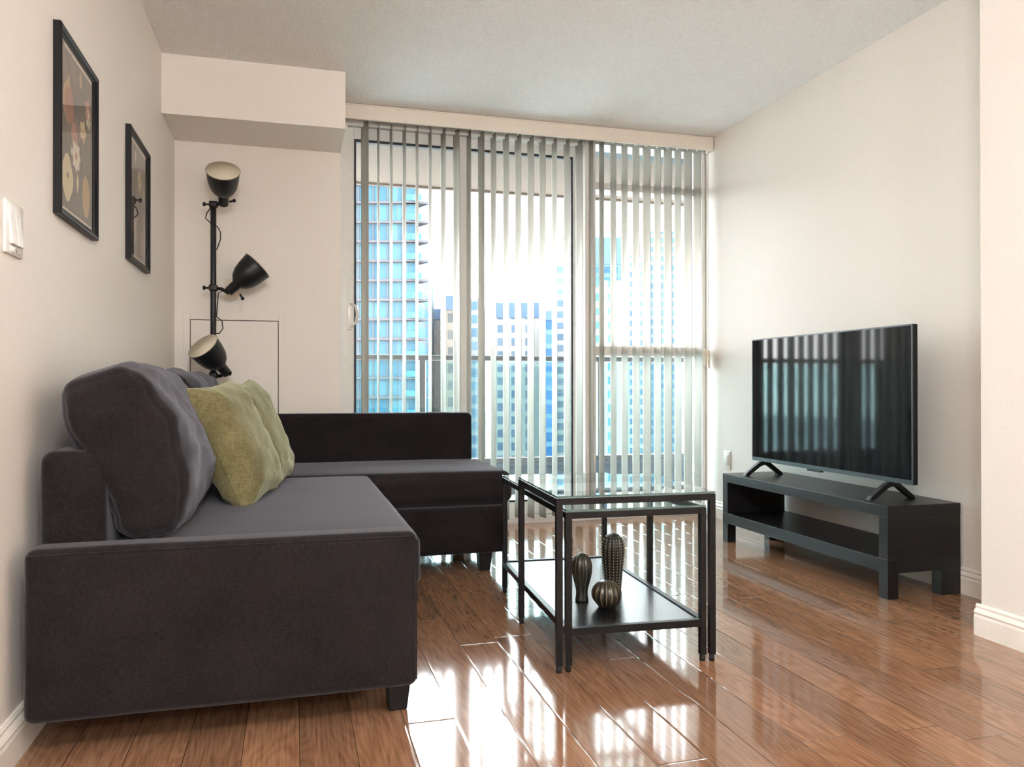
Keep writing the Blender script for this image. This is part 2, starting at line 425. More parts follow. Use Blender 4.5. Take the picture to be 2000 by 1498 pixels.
def slat_mesh():
    mb = MB(); n = 8; V = []; F = []
    for side in (1, -1):
        base = len(V)
        for z in (.035, 2.342):
            for i in range(n + 1):
                u = -1 + 2 * i / n
                V.append((.0075 * (1 - u * u) + side * .0005, .0445 * u, z))
        for i in range(n):
            F.append((base + i, base + i + 1, base + n + 1 + i + 1, base + n + 1 + i))
    k = 2 * (n + 1)
    for i in range(n): F.append((i, i + 1, k + i + 1, k + i)); F.append((n + 1 + i, n + 2 + i, k + n + 2 + i, k + n + 1 + i))
    F.append((0, n + 1, k + n + 1, k)); F.append((n, 2 * n + 1, k + 2 * n + 1, k + n))
    return mb.add(V, F, 0, False)
sl0 = slat_mesh().build('slat', M['slat'], vb)
for p in sl0.data.polygons: p.use_smooth = abs(p.normal.z) < .3 and abs(p.normal.y) < .75
cl0 = MB().box((-.004, -.012, 2.335), (.004, .012, 2.352)).build('carrier_clip', M['plate'], sl0)
for i, (x, a) in enumerate(SL):
    s_ = sl0 if i == 0 else sl0.copy()
    if i:
        COL.objects.link(s_); c_ = cl0.copy(); COL.objects.link(c_); c_.parent = s_
    s_.location = (x, 4.52, 0); s_.rotation_euler = (0, 0, -math.radians(a + 0.0))
cd = MB()
for dx in (0, .022):
    cd.tube([(2.535 + dx, 4.49, 2.34), (2.533 + dx, 4.488, 1.8), (2.536 + dx, 4.49, 1.3), (2.536 + dx, 4.49, 1.03)], .0016, 6)
cd.build('cord', M['slat'], vb)
cw = MB().rbox((2.528, 4.480, .955), (2.544, 4.498, 1.065), .005, 2, 2); cw.rbox((2.551, 4.480, .94), (2.566, 4.496, 1.055), .005, 2, 2)
cw.build('cord_weight', M['plate_beige'], vb)

# ------------------------------------------------------------------ balcony
structure('balcony_floor', MB().box((-2.5, 4.9, -.25), (4.6, 6.15, -.03), 1).box((-2.5, 5.98, -.03), (4.6, 6.15, .222)).box((-2.5, 5.965, .17), (4.6, 5.98, .178)).box((-2.5, 5.965, .10), (4.6, 5.98, .108)),
          [M['concrete'], M['bounce_floor']], 'balcony floor made pale to bounce daylight, with raised grey concrete edge', 'balcony')
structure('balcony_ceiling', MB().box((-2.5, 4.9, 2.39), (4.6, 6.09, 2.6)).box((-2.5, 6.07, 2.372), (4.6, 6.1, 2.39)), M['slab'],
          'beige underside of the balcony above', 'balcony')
rl = thing('balcony_railing', 'grey metal balcony railing with tinted glass panels', 'railing', (0, 6.0, 0))
MB().rbox((-2.5, -.03, 1.028), (4.6, .03, 1.068), .008, 6, 2).build('top_rail', M['rail_metal'], rl)
MB().box((-2.5, -.02, .225), (4.6, .02, .26)).build('bottom_rail', M['rail_metal'], rl)
for x in (-1.9, -.48, .955, 2.42, 3.85):
    MB().box((x - .022, -.025, .222), (x + .022, .025, 1.03)).build('post', M['rail_metal'], rl)
for x0, x1 in ((-1.87, -.51), (-.45, .925), (.985, 2.39), (2.45, 3.82)):
    MB().box((x0, -.006, .27), (x1, .006, 1.02)).build('glass_panel', M['rail_glass'], rl)

# ------------------------------------------------------------------ city outside
def ext(c, k=.13): return tuple(x * k for x in c[:3]) + (1,)
def facade(name, glassc, glassd, wallc, fw_, fh_, mx=.12, mz=.3, rough=.25):
    kk = .15 if 'blue_glass' in name or 'balcony' in name else .2
    glassc, glassd, wallc = ext(glassc, kk), ext(glassd, kk), ext(wallc, kk)
    """floors, windows and panes as a procedural pattern in local coordinates (u along the facade, z up)"""
    m = NM(name); c = m.coord('Object'); s = m.node('ShaderNodeSeparateXYZ'); m.link(c, s.inputs[0])
    u = m.math('MULTIPLY', m.math('ADD', s.outputs[0], s.outputs[1]), 1 / fw_); z = m.math('MULTIPLY', s.outputs[2], 1 / fh_)
    fu, fz = m.math('FRACT', u), m.math('FRACT', z)
    cell = m.node('ShaderNodeCombineXYZ'); m.link(m.math('FLOOR', u), cell.inputs[0]); m.link(m.math('FLOOR', z), cell.inputs[1])
    wn = m.node('ShaderNodeTexWhiteNoise', noise_dimensions='2D'); m.link(cell.outputs[0], wn.inputs['Vector'])
    inu = m.math('MULTIPLY', m.math('GREATER_THAN', fu, mx), m.math('LESS_THAN', fu, 1 - mx))
    inz = m.math('MULTIPLY', m.math('GREATER_THAN', fz, mz), m.math('LESS_THAN', fz, .96))
    win_ = m.math('MULTIPLY', inu, inz)
    g = m.mix(wn.outputs[0], glassc, glassd)
    m.link(m.mix(win_, wallc, g), m.b.inputs['Base Color'])
    m.b.inputs['Roughness'].default_value = .6; m.b.inputs['Specular IOR Level'].default_value = .04
    return m.m
FB = {
 'tower': facade('blue_glass_facade', lin(120, 180, 200), lin(92, 140, 168), lin(138, 150, 158), 1.5, 2.9, .05, .16),
 'balcony': facade('balcony_glass_facade', lin(120, 190, 210), lin(100, 170, 200), lin(150, 190, 200), 1.5, 2.9, .04, .02),
 'mauve': facade('mauve_facade', lin(136, 144, 160), lin(156, 162, 172), lin(176, 168, 166), 2.4, 2.9, .16, .35),
 'beige': facade('beige_facade', lin(118, 122, 126), lin(140, 142, 140), lin(182, 172, 160), 2.8, 2.9, .2, .4),
 'slim': facade('pale_blue_facade', lin(104, 142, 168), lin(134, 168, 188), lin(176, 184, 188), 1.8, 2.9, .1, .3),
 'white': facade('white_facade', lin(122, 150, 176), lin(150, 172, 190), lin(224, 224, 220), 3.2, 3.0, .2, .35),
 'blue': facade('deep_blue_facade', lin(70, 118, 170), lin(98, 148, 196), lin(128, 162, 200), 2.4, 3.0, .12, .3),
 'teal': facade('teal_facade', lin(92, 156, 176), lin(124, 182, 196), lin(216, 222, 222), 3.0, 3.0, .2, .4),
}
M['roofblue'] = plain('roof_band_blue', ext(lin(92, 116, 148), .34), .6, spec=.04)
M['slabgrey'] = plain('tower_slab_edge', ext(lin(150, 150, 158)), .8, spec=.04)
M['asphalt'] = plain('road_asphalt', lin(170, 168, 164), .9)
M['grassy'] = plain('dry_grass', lin(160, 164, 132), .95, bump=(.08, .3, .5), var=.12)
M['water'] = plain('river_water', ext(lin(112, 150, 148), .4), .2, spec=.8, bump=(.6, .3, .2), var=.1)
M['bark'] = plain('bare_branches', ext(lin(146, 128, 112)), .9)
GZ = -30.0
yw_ = lambda px: (px - 1000) / 1532.18
def ray(px, dist):
    """point on the ground plan seen at picture column px, dist metres ahead of the camera"""
    r_ = Vector((math.cos(yaw), -math.sin(yaw), 0)); f_ = Vector((math.sin(yaw), math.cos(yaw), 0))
    return f_ * dist + r_ * (yw_(px) * dist)
def zat(py, dist): return cam_h + (754 - py) / 1532.18 * dist
def building(px0, px1, top, dist, depth, mat, name, label, cat='building', cap=None, base=GZ, roofh=0, turn=0):
    p0, p1 = ray(px0, dist), ray(px1, dist); wd = (p1 - p0).length
    ang = math.atan2(p1.y - p0.y, p1.x - p0.x) + turn
    t = thing(name, label, cat, (p0.x, p0.y, base), ang)
    h = zat(top, dist) - base
    MB().box((0, 0, 0), (wd, depth, h - roofh)).build('facade', mat, t)
    if roofh: MB().box((-.2, -.2, h - roofh), (wd + .2, depth + .2, h)).build('roof_band', cap or M['roofblue'], t)
    return t, wd, h
# glass tower at the left, with projecting floor slabs
t, wd, h = building(560, 814, 250, 117, 26, FB['tower'], 'glass_tower', 'blue glass apartment tower filling the left of the balcony door', roofh=1.2)
sb = MB()
for k in range(0, int(h / 2.9)):
    z = k * 2.9
    sb.box((-.5, -.55, z), (wd, 0, z + .32))
    sb.add([(wd - 1.6, -1.15, z), (wd + 2.0, -.1, z), (wd + 2.0, .1, z + .32), (wd - 1.6, -1.15, z + .32), (wd, 2.5, z), (wd, 2.5, z + .32), (wd + 2.0, .2, z), (wd - 1.6, 0, z), (wd - 1.6, 0, z + .32)],
           [(0, 1, 2, 3), (3, 2, 5, 8), (0, 7, 4, 1), (1, 4, 5, 2)])
sb.build('floor_slab', M['slabgrey'], t)
fn = MB()
for x in [wd * k / 9 for k in range(10)]: fn.box((x - .09, -.2, 0), (x + .09, 0, h - 1.2))
fn.build('mullion', M['slabgrey'], t)
bg0 = MB().box((wd - 1.5, -1.05, .32), (wd + .8, -1.0, 1.22)).build('balcony_glass', FB['balcony'], t)
for k in range(1, int(h / 2.9)):
    b_ = bg0.copy(); COL.objects.link(b_); b_.location = (0, 0, k * 2.9)
building(808, 868, 603, 150, 25, FB['mauve'], 'apartment_block', 'mauve grey apartment block just right of the blue glass tower', roofh=2)
building(868, 906, 577, 135, 20, FB['beige'], 'apartment_block', 'beige mid-rise block with stacked balconies behind the door frame', roofh=2.5)
building(918, 942, 582, 170, 20, FB['slim'], 'apartment_tower', 'slim pale blue tower right of the central door stile')
building(966, 1062, 591, 180, 30, FB['white'], 'apartment_block', 'wide white block with a grey-blue roof band near the centre', roofh=3.5)
building(1063, 1081, 607, 168, 9, FB['blue'], 'office_building', 'dark blue glazed corner building beside the wide white block', roofh=2)
building(1082, 1120, 520, 210, 30, FB['white'], 'apartment_tower', 'tall pale tower seen just left of the door mullion')
building(1146, 1214, 463, 230, 30, FB['blue'], 'apartment_tower', 'blue topped tower seen just right of the door mullion', roofh=8)
building(1128, 1222, 548, 170, 25, FB['teal'], 'apartment_block', 'white block with rows of teal windows below the blue topped tower')
building(1226, 1268, 500, 240, 30, FB['white'], 'apartment_tower', 'faint white tower left of the far blue tower')
building(1266, 1320, 452, 250, 30, FB['slim'], 'office_building', 'far blue tower behind the right half of the blind')
structure('ground', MB().box((-500, 8, GZ - .5), (700, 900, GZ)), M['asphalt'], 'pale paved city ground far below', 'ground')
g1, g2 = 205, 330
def strip(name, mat, d0, d1, z, label, cat):
    a, b = ray(760, d0), ray(1500, d0 * 1.08); c, d = ray(1500, d1 * 1.08), ray(760, d1)
    mb = MB().add([(a.x, a.y, z), (b.x, b.y, z), (c.x, c.y, z), (d.x, d.y, z), (a.x, a.y, GZ - .2), (b.x, b.y, GZ - .2), (c.x, c.y, GZ - .2), (d.x, d.y, GZ - .2)],
                  [(0, 1, 2, 3), (4, 7, 6, 5), (0, 4, 5, 1), (1, 5, 6, 2), (2, 6, 7, 3), (3, 7, 4, 0)])
    return structure(name, mb, mat, label, cat)
strip('river_channel', M['water'], 55, 92, GZ + .05, 'grey-green river channel below the buildings', 'river')
strip('grass_bank', M['grassy'], 96, 125, GZ + .25, 'dry grass bank behind the river channel', 'grass bank')
def tree_mesh(seed, h):
    rnd = random.Random(seed); mb = MB()
    mb.tube([(0, 0, 0), (.1, 0, h * .45), (0, .1, h * .9)], .2, 6, radii=[.22, .15, .05])
    for k in range(26):
        z = h * rnd.uniform(.3, .8); a = rnd.uniform(0, 2 * PI); l = h * rnd.uniform(.2, .36)
        p = Vector((0, 0, z)); e = p + Vector((math.cos(a) * l, math.sin(a) * l, l * rnd.uniform(.6, 1.2)))
        m_ = (p + e) / 2 + Vector((rnd.uniform(-.2, .2), rnd.uniform(-.2, .2), 0))
        mb.tube([p, m_, e], .06, 5, radii=[.09, .06, .02])
        for j in range(4):
            b_ = m_ + (e - m_) * rnd.random(); a2 = rnd.uniform(0, 2 * PI)
            mb.tube([b_, b_ + Vector((math.cos(a2), math.sin(a2), 1)) * l * .35], .03, 4, radii=[.04, .015])
    return mb
tr0 = tree_mesh(3, 9).build('bare_tree', M['bark'])
k = 0
for i in range(10):
    px = 935 + i * 31 + random.uniform(-2, 2); d = 128 + (i % 2) * 14
    o = tr0 if i == 0 else tr0.copy()
    if i: COL.objects.link(o)
    p = ray(px, d); o.location = (p.x, p.y, GZ); o.rotation_euler = (0, 0, random.uniform(0, 6)); s_ = random.uniform(.5, .75); o.scale = (s_,) * 3
    tag(o, 'small bare tree in the row on the far riverbank', 'tree', 'bare trees along the riverbank')

# ------------------------------------------------------------------ corner sofa
def n3(p, s): return noise.noise(Vector(p) * s)
sofa = thing('corner_sofa', 'dark grey fabric corner sofa with a chaise along the left wall', 'sofa', (0, 0, 0))
def soft(a, b, r, n, puff=(0, 0, 0), amp=.0015, fs=6, seg=4):
    def fn(p):
        d = n3((p.x + 3, p.y, p.z), fs) * amp
        return p + Vector((d, n3((p.y, p.z, p.x), fs) * amp, d))
    return MB().rbox(a, b, r, n, seg, puff, fn)
S = M['sofa']
MB_ = soft((-.566, 1.92, .090), (.296, 2.022, .470), .022, 12, (0, .004, .002)); arm = MB_.build('arm_panel', S, sofa)
soft((-.566, 2.03, .12), (-.425, 4.16, .678), .03, 14, (.004, 0, .003)).build('backrest', S, sofa)
soft((-.44, 2.026, .10), (.288, 3.40, .30), .02, 12).build('sofa_base', S, sofa)
soft((-.44, 2.026, .302), (.322, 3.43, .445), .03, 16, (.004, .003, .010)).build('seat_cushion', S, sofa)
soft((-.43, 3.392, .085), (.930, 4.05, .294), .018, 12).build('chaise_base', S, sofa)
soft((-.43, 3.40, .297), (.958, 4.06, .446), .045, 16, (.004, .004, .010)).build('chaise_seat', S, sofa)
soft((-.44, 4.058, .12), (.915, 4.165, .688), .025, 14, (0, .004, .003)).build('chaise_backrest', S, sofa)
pp = MB().tube([(-.556, 1.9215, .460), (.282, 1.9215, .460), (.292, 1.9215, .450), (.292, 1.9215, .11)], .0022, 6)
pp.build('seam_piping', S, sofa)
def foot(x, y):
    MB().prism([(x - .026, 0), (x + .020, 0), (x + .034, .105), (x - .034, .105)], y - .034, y + .034).build('leg', M['black_plastic'], sofa, bevel=.004)
for x, y in ((.262, 2.045), (-.48, 2.45), (.835, 3.46), (.835, 4.06), (-.50, 4.08)): foot(x, y)

wh = MB().lathe([(.012, -.016), (.024, -.016), (.026, 0), (.024, .016), (.012, .016)], 24, Matrix.Translation((.205, 2.30, .062)) @ Matrix.Rotation(PI / 2, 4, 'Y'))
wh.box((.18, 2.285, .06), (.184, 2.315, .12)).box((.226, 2.285, .06), (.230, 2.315, .12))
tag(wh.build('wheel', M['plate_beige'], sofa), 'small tan wheel under the seat')
# loose back cushions: fat boxed cushions leaning back over the backrest
def back_cushion(y0, y1, label, seed, lean=0, h=.412, th=.185, dz=0):
    L = y1 - y0
    def fn(p):
        # local: x thickness, y length, z height; sit on the seat and lean
        u = (p.z) / h
        x = p.x; z = p.z
        bulge = .022 * math.sin(PI * min(1, max(0, u * .9 + .08)))
        x = x * (.66 + .40 * math.sin(min(1, u / .42) * PI / 2) - .04 * max(0, u - .5) / .5) + bulge
        z = z + .02 * (1 - (p.y / (L / 2)) ** 2) * u - .012 * (1 - u) * (p.x / th)
        wr = n3((p.x * 3 + seed, p.y * 2.2, p.z * 6), 2.3) * .015 + n3((p.x * 6, p.y * 4 + seed, p.z * 11), 3) * .005
        x += wr + (.006 if p.x > 0 else -.006) * math.sin(9 * p.z + 7 * p.y + seed) * u
        a = math.radians(19 + lean)
        return Vector((x * math.cos(a) - z * math.sin(a), p.y + wr * .6, z * math.cos(a) + x * math.sin(a)))
    mb = MB().rbox((-th / 2, -L / 2, 0), (th / 2, L / 2, h), .042, 30, 6, (.02, .012, .012), fn)
    o = mb.build('back_cushion', S, loc=(-.325, (y0 + y1) / 2, .462 + dz))
    sd = MB()
    for yy in (-L / 2 + .030, L / 2 - .030):
        pass
    return tag(o, label, 'cushion', 'loose back cushions on the corner sofa')
back_cushion(2.045, 2.80, 'large dark grey back cushion nearest the camera, leaning on the sofa back', 1.3)
back_cushion(2.83, 3.50, 'dark grey back cushion in the middle, directly behind the nearer green pillow', 5.1, 1)
back_cushion(3.53, 4.03, 'dark grey back cushion farthest from the camera, below the lowest lamp shade', 9.2, 2)

def throw_pillow(center, wdt, hgt, th, rz, lean, label, seed, roll=0):
    n = 34; V = []; F = []
    def P(u, v_, s_):
        cu, cv = abs(u), abs(v_)
        x = wdt / 2 * u * (1 - .075 * (1 - v_ * v_) * 0 - .07 * (1 - v_ ** 2) * cu ** 3)
        z = hgt / 2 * v_ * (1 - .07 * (1 - u ** 2) * cv ** 3)
        t = th / 2 * ((1 - u ** 4) * (1 - v_ ** 4)) ** .55
        fold = n3((u * 1.1 + seed, v_ * 3.2, s_ * 3), 1.6) * .008 * (1 - u * u) ** .3 + n3((u * 4, v_ * 3 + seed, 0), 1.5) * .003
        # radiating creases out of the corners
        ang = math.atan2(1 - cv, 1 - cu + 1e-3); rad = math.hypot(1 - cu, 1 - cv)
        fold += .006 * math.sin(ang * 9 + seed) * max(0, 1 - rad) * min(1, rad * 4)
        if v_ < -.6: fold += .005 * math.sin((v_ + .55) * 22 + u * 3) * (1 - cu ** 2)
        return Vector((x, s_ * (t + (fold if t > .004 else 0)), z))
    for s_ in (1, -1):
        b = len(V)
        for j in range(n + 1):
            for i in range(n + 1):
                u = math.sin((i / n * 2 - 1) * PI / 2 * .96) / math.sin(PI / 2 * .96); v_ = math.sin((j / n * 2 - 1) * PI / 2 * .96) / math.sin(PI / 2 * .96)
                V.append(P(u, v_, s_))
        for j in range(n):
            for i in range(n):
                F.append((b + j * (n + 1) + i, b + j * (n + 1) + i + 1, b + (j + 1) * (n + 1) + i + 1, b + (j + 1) * (n + 1) + i))
    R = Matrix.Rotation(rz, 4, 'Z') @ Matrix.Rotation(lean, 4, 'X') @ Matrix.Rotation(roll, 4, 'Y')
    mb = MB().add(V, F, 0, True)
    o = mb.build('throw_pillow', M['green'], loc=center)
    for vv in o.data.vertices: vv.co = R @ vv.co
    e = MB(); pts = []
    for i in range(60):
        k = i / 60 * 4; s4 = int(k); f = k - s4; c = -1 + 2 * f
        u, v_ = ((c, -1), (1, c), (-c, 1), (-1, -c))[s4]
        pts.append(R @ P(u * .999, v_ * .999, 0))
    pts.append(pts[0]); e.tube(pts, .003, 6, cap=False)
    e.build('piping', M['green'], o)
    return tag(o, label, 'pillow', 'green throw pillows on the sofa')
throw_pillow((-.188, 2.80, .640), .43, .43, .17, math.radians(76), math.radians(-24), 'olive green velvet pillow in front, showing its side seam', 2.2, math.radians(-4))
throw_pillow((-.128, 3.19, .645), .45, .43, .15, math.radians(80), math.radians(-22), 'green velvet pillow half hidden behind the nearer green pillow', 6.7, math.radians(-3))

# ------------------------------------------------------------------ nesting tables
B = M['black_metal']
def steel_table(name, label, loc, rz, W_, L_, H, bar, shelf=None, inset=.018):
    t = thing(name, label, 'table', loc, rz, 'pair of nesting tables')
    for x in (0, W_ - bar):
        for y in (0, L_ - bar):
            l = MB().box((x, y, .02), (x + bar, y + bar, H - .007)).build('leg', B, t, bevel=.0012)
            MB().lathe([(bar * .44, 0), (bar * .44, .012), (bar * .38, .022)], 14, Matrix.Translation((x + bar / 2, y + bar / 2, 0))).build('foot', M['rubber'], l)
    fr = MB()
    z0 = H - .007 - bar
    fr.box((bar, 0, z0), (W_ - bar, bar, H - .007)).box((bar, L_ - bar, z0), (W_ - bar, L_, H - .007))
    fr.box((0, bar, z0), (bar, L_ - bar, H - .007)).box((W_ - bar, bar, z0), (W_, L_ - bar, H - .007))
    fr.build('top_frame', B, t, bevel=.001)
    g = MB().box((.001, .001, H - .005), (W_ - .001, L_ - .001, H), 0)
    go = g.build('glass_top', [M['table_glass'], M['glass_edge']], t)
    for p in go.data.polygons:
        if abs(p.normal.z) < .5: p.material_index = 1
    for x in (bar / 2, W_ - bar / 2):
        for y in (bar / 2, L_ - bar / 2):
            pass
    MB().lathe([(.004, H - .0072), (.004, H - .005)], 10, Matrix.Translation((bar * .8, L_ - bar * .8, 0))).build('glass_pad', M['rubber'], t)
    if shelf:
        s_ = MB(); a, b = shelf
        s_.box((bar, 0, a), (W_ - bar, bar, b)).box((bar, L_ - bar, a), (W_ - bar, L_, b))
        s_.box((0, bar, a), (bar, L_ - bar, b)).box((W_ - bar, bar, a), (W_, L_ - bar, b))
        s_.build('shelf_frame', B, t, bevel=.001)
        sh = MB().box((bar + .001, bar + .001, b - .016), (W_ - bar - .001, L_ - bar - .001, b - .004))
        sh.build('shelf', plain('black_shelf', lin(14, 15, 18), .27, spec=.6), t, bevel=.001)
    return t
TR = math.radians(-3.4)
steel_table('nesting_table', 'taller square black steel table with clear glass top and no shelf', (.731, 2.142, 0), TR, .497, .505, .511, .019)
steel_table('nesting_table', 'longer low black table with shelf, tucked under the square glass one', (.760, 2.143, 0), TR + .004, .440, .915, .470, .019, shelf=(.105, .127))

# ceramic cacti
def cactus_mat(name, dark, ridge, amp_name='ridge'):
    m = NM(name); a = m.node('ShaderNodeAttribute', attribute_name=amp_name)
    n = m.noise(m.coord(), 60, 3)
    c = m.mix(m.ramp(a.outputs['Fac'], [(.93, (0, 0, 0, 1)), (.995, (1, 1, 1, 1))]), dark, ridge)
    c = m.mix(m.math('MULTIPLY', n.outputs[0], .35), c, tuple(x * .45 for x in dark[:3]) + (1,))
    m.link(c, m.b.inputs['Base Color']); m.b.inputs['Roughness'].default_value = .34
    m.b.inputs['Coat Weight'].default_value = .25; m.b.inputs['Coat Roughness'].default_value = .08
    return m.m
def ribbed(mb, prof, nr, amp, seg):
    return mb.lathe(prof, seg, None, 0, rib=lambda a, z: 1 + amp * (2 * abs(math.cos(a * nr / 2)) ** 3 - 1))
def set_ridge(o, nr):
    at = o.data.attributes.new('ridge', 'FLOAT', 'POINT')
    for i, vv in enumerate(o.data.vertices):
        at.data[i].value = abs(math.cos(math.atan2(vv.co.y, vv.co.x) * nr / 2))
CZ = .1232
def cactus(name, label, x, y, prof, nr, amp, mat, k=8):
    o = ribbed(MB(), prof, nr, amp, nr * k).build(name, mat, loc=(x, y, CZ)); set_ridge(o, nr)
    return tag(o, label, 'cactus ornament', 'ceramic cacti on the low shelf')
gm = cactus_mat('green_glaze', lin(30, 30, 22), lin(70, 66, 52))
bmm = cactus_mat('brown_green_glaze', lin(38, 34, 23), lin(128, 116, 92))
gm2 = cactus_mat('dark_glaze', lin(28, 28, 21), lin(40, 39, 30))
r = .047
prof = [(.024, 0)] + [(r * math.sin(t), .043 - .043 * math.cos(t)) for t in [PI * k / 20 for k in range(5, 20)]] + [(.0012, .0855)]
cactus('cactus_ornament', 'round ribbed ceramic cactus, lowest and nearest of the three', .965, 2.335, prof, 16, .03, bmm, 10)
prof = [(.021, 0), (.0215, .006), (.019, .018), (.0185, .032), (.022, .050), (.028, .072), (.032, .092), (.0335, .108), (.032, .124), (.027, .139), (.018, .150), (.008, .156), (.001, .158)]
cactus('cactus_ornament', 'club-shaped ribbed ceramic cactus with a narrow foot, left of the three', .915, 2.425, prof, 14, .035, gm, 10)
prof = [(.026, 0), (.027, .02), (.030, .06), (.034, .10), (.037, .13), (.0375, .150), (.035, .168), (.028, .184), (.018, .194), (.007, .199), (.001, .200)]
tc_ = cactus('cactus_ornament', 'tall columnar ceramic cactus studded with pale dots', 1.062, 2.51, prof, 16, .05, gm2, 8)
sp_ = MB()
def rz_(z):
    for (r0, z0), (r1, z1) in zip(prof, prof[1:]):
        if z0 <= z <= z1: return r0 + (r1 - r0) * (z - z0) / (z1 - z0)
    return 0
for i in range(16):
    a = 2 * PI * i / 16
    for j in range(19):
        z = .012 + j * .0098; rr = rz_(z) * 1.052
        c = Vector((math.cos(a) * rr, math.sin(a) * rr, z)); q8 = .0022
        sp_.add([c + Vector(d) * q8 for d in ((1, 0, 0), (-1, 0, 0), (0, 1, 0), (0, -1, 0), (0, 0, 1), (0, 0, -1))],
                [(0, 2, 4), (2, 1, 4), (1, 3, 4), (3, 0, 4), (2, 0, 5), (1, 2, 5), (3, 1, 5), (0, 3, 5)], 0, True)
so = sp_.build('spine_dots', plain('pale_glaze_dots', lin(190, 180, 160), .4), tc_); so['kind'] = 'stuff'; so['label'] = 'pale raised dots in rows'

# ------------------------------------------------------------------ television and its bench
T = M['stand']
x0, x1, y0, y1 = 2.215, 2.563, 2.532, 3.743
tvb = thing('tv_bench', 'low black-brown television bench against the right wall', 'tv bench', (x0, y0, 0))
Wd, Ln = x1 - x0, y1 - y0
MB().box((0, 0, .318), (Wd, Ln, .362)).build('top_board', T, tvb, bevel=.0015)
MB().box((0, 0, .100), (Wd, Ln, .154)).build('shelf', T, tvb, bevel=.0015)
for y in (0, Ln - .05): MB().box((.0005, y + .0005, .154), (Wd - .0005, y + .0495, .318)).build('side_panel', T, tvb, bevel=.001)
for x in (0, Wd - .05 if False else Wd - .095):
    for y in (0, Ln - .05):
        MB().box((x + .0005, y + .0005, 0), (x + (.0495 if x == 0 else .0945), y + .0495, .100)).build('leg', T, tvb, bevel=.001)

TX = 2.372
tv = thing('television', 'flat-screen television on two splayed feet, blind reflected in its screen', 'television', (TX, 3.10, .362))
ta, tb_ = 2.56 - 3.10, 3.685 - 3.10
tz0, tz1 = .435 - .362, 1.074 - .362
fr = MB().box((-.012, ta, tz0), (.012, tb_, tz1))
fr.build('casing', M['black_plastic'], tv, bevel=.003)
bz = MB(); xx0, xx1 = -.0145, -.0115
bz.box((xx0, ta, tz0), (xx1, ta + .006, tz1)).box((xx0, tb_ - .006, tz0), (xx1, tb_, tz1)).box((xx0, ta + .006, tz1 - .006), (xx1, tb_ - .006, tz1)).box((xx0, ta + .006, tz0), (xx1, tb_ - .006, tz0 + .019))
bz.build('bezel', M['tv_frame'], tv)
MB().box((-.0135, ta + .006, tz0 + .019), (-.0118, tb_ - .006, tz1 - .006)).build('screen', M['screen'], tv)
MB().rbox((.012, ta + .12, tz0 + .04), (.055, tb_ - .12, tz1 - .16), .02, 3, 3).build('rear_housing', M['black_plastic'], tv)
MB().box((-.016, .02, tz0 - .009), (0, .12, tz0 + .001)).build('sensor', M['black_plastic'], tv)
for y in (2.69 - 3.10, 3.60 - 3.10):
    ft = MB()
    for sx, e in ((-1, -.105), (1, .100)):
        ft.prism([(sx * .004, .078), (sx * .004 + sx * .03, .066), (e, .016), (e + sx * .012, .0), (e - sx * .012, .0), (sx * .022, .048), (0, .054), ], y - .012 - .02 * (sx * 0), y + .012)
    ft.build('foot', M['black_plastic'], tv, bevel=.002)

# ------------------------------------------------------------------ floor lamp with three heads
lamp = thing('floor_lamp', 'dark floor lamp with three tilting bell shades in the corner', 'floor lamp', (-.395, 4.305, 0))
MB().lathe([(.125, 0), (.125, .012), (.11, .02), (.02, .026)], 40).build('base', M['lamp_dark'], lamp)
MB().lathe([(.0145, .02), (.0145, 1.775), (.010, 1.782)], 20).build('pole', M['lamp_dark'], lamp)
def shade(name, neck, axis, r=.084, L=.155, spin=0):
    ax_ = Vector(axis).normalized(); R_ = ax_.to_track_quat('Z', 'Y').to_matrix().to_4x4(); T_ = Matrix.Translation(neck) @ R_
    T_ = T_ @ Matrix.Translation((0, 0, .012))
    out = [(.020, -.062), (.024, -.058), (.026, -.004), (.032, .0), (.052, .020), (.067, .050), (.075, .086), (.079, .125), (.0805, .140), (.083, .143)]
    inn = [(.0815, .144), (.077, .125), (.073, .086), (.064, .050), (.048, .022), (.028, .006), (.001, .004)]
    o = MB().lathe(out, 40, T_).build('lamp_shade', M['lamp_dark'], lamp)
    MB().lathe(inn, 40, T_).build('shade_lining', M['lamp_cream'], o, fix=True)
    MB().lathe([(.012, .004), (.014, .03), (.026, .06), (.028, .075), (.020, .095), (.001, .102)], 20, T_).build('bulb', M['plate'], o)
    return o
def knob(c, d, parent, r_=.011):
    T_ = Matrix.Translation(c) @ Vector(d).normalized().to_track_quat('Z', 'Y').to_matrix().to_4x4()
    MB().lathe([(.005, -.012), (.005, .008), (r_, .009), (r_, .020), (.004, .022)], 8, T_, smooth=False).build('knob', M['black_plastic'], parent)
def clamp(z, target):
    c = MB().rbox((-.021, -.021, z - .016), (.021, .021, z + .016), .006, 2, 2)
    d = Vector(target); m_ = Vector((d.x * .5, d.y * .5 - .0, z - .004))
    c.tube([(0, 0, z), m_, d], .009, 10)
    return c.build('clamp', M['black_plastic'], lamp)
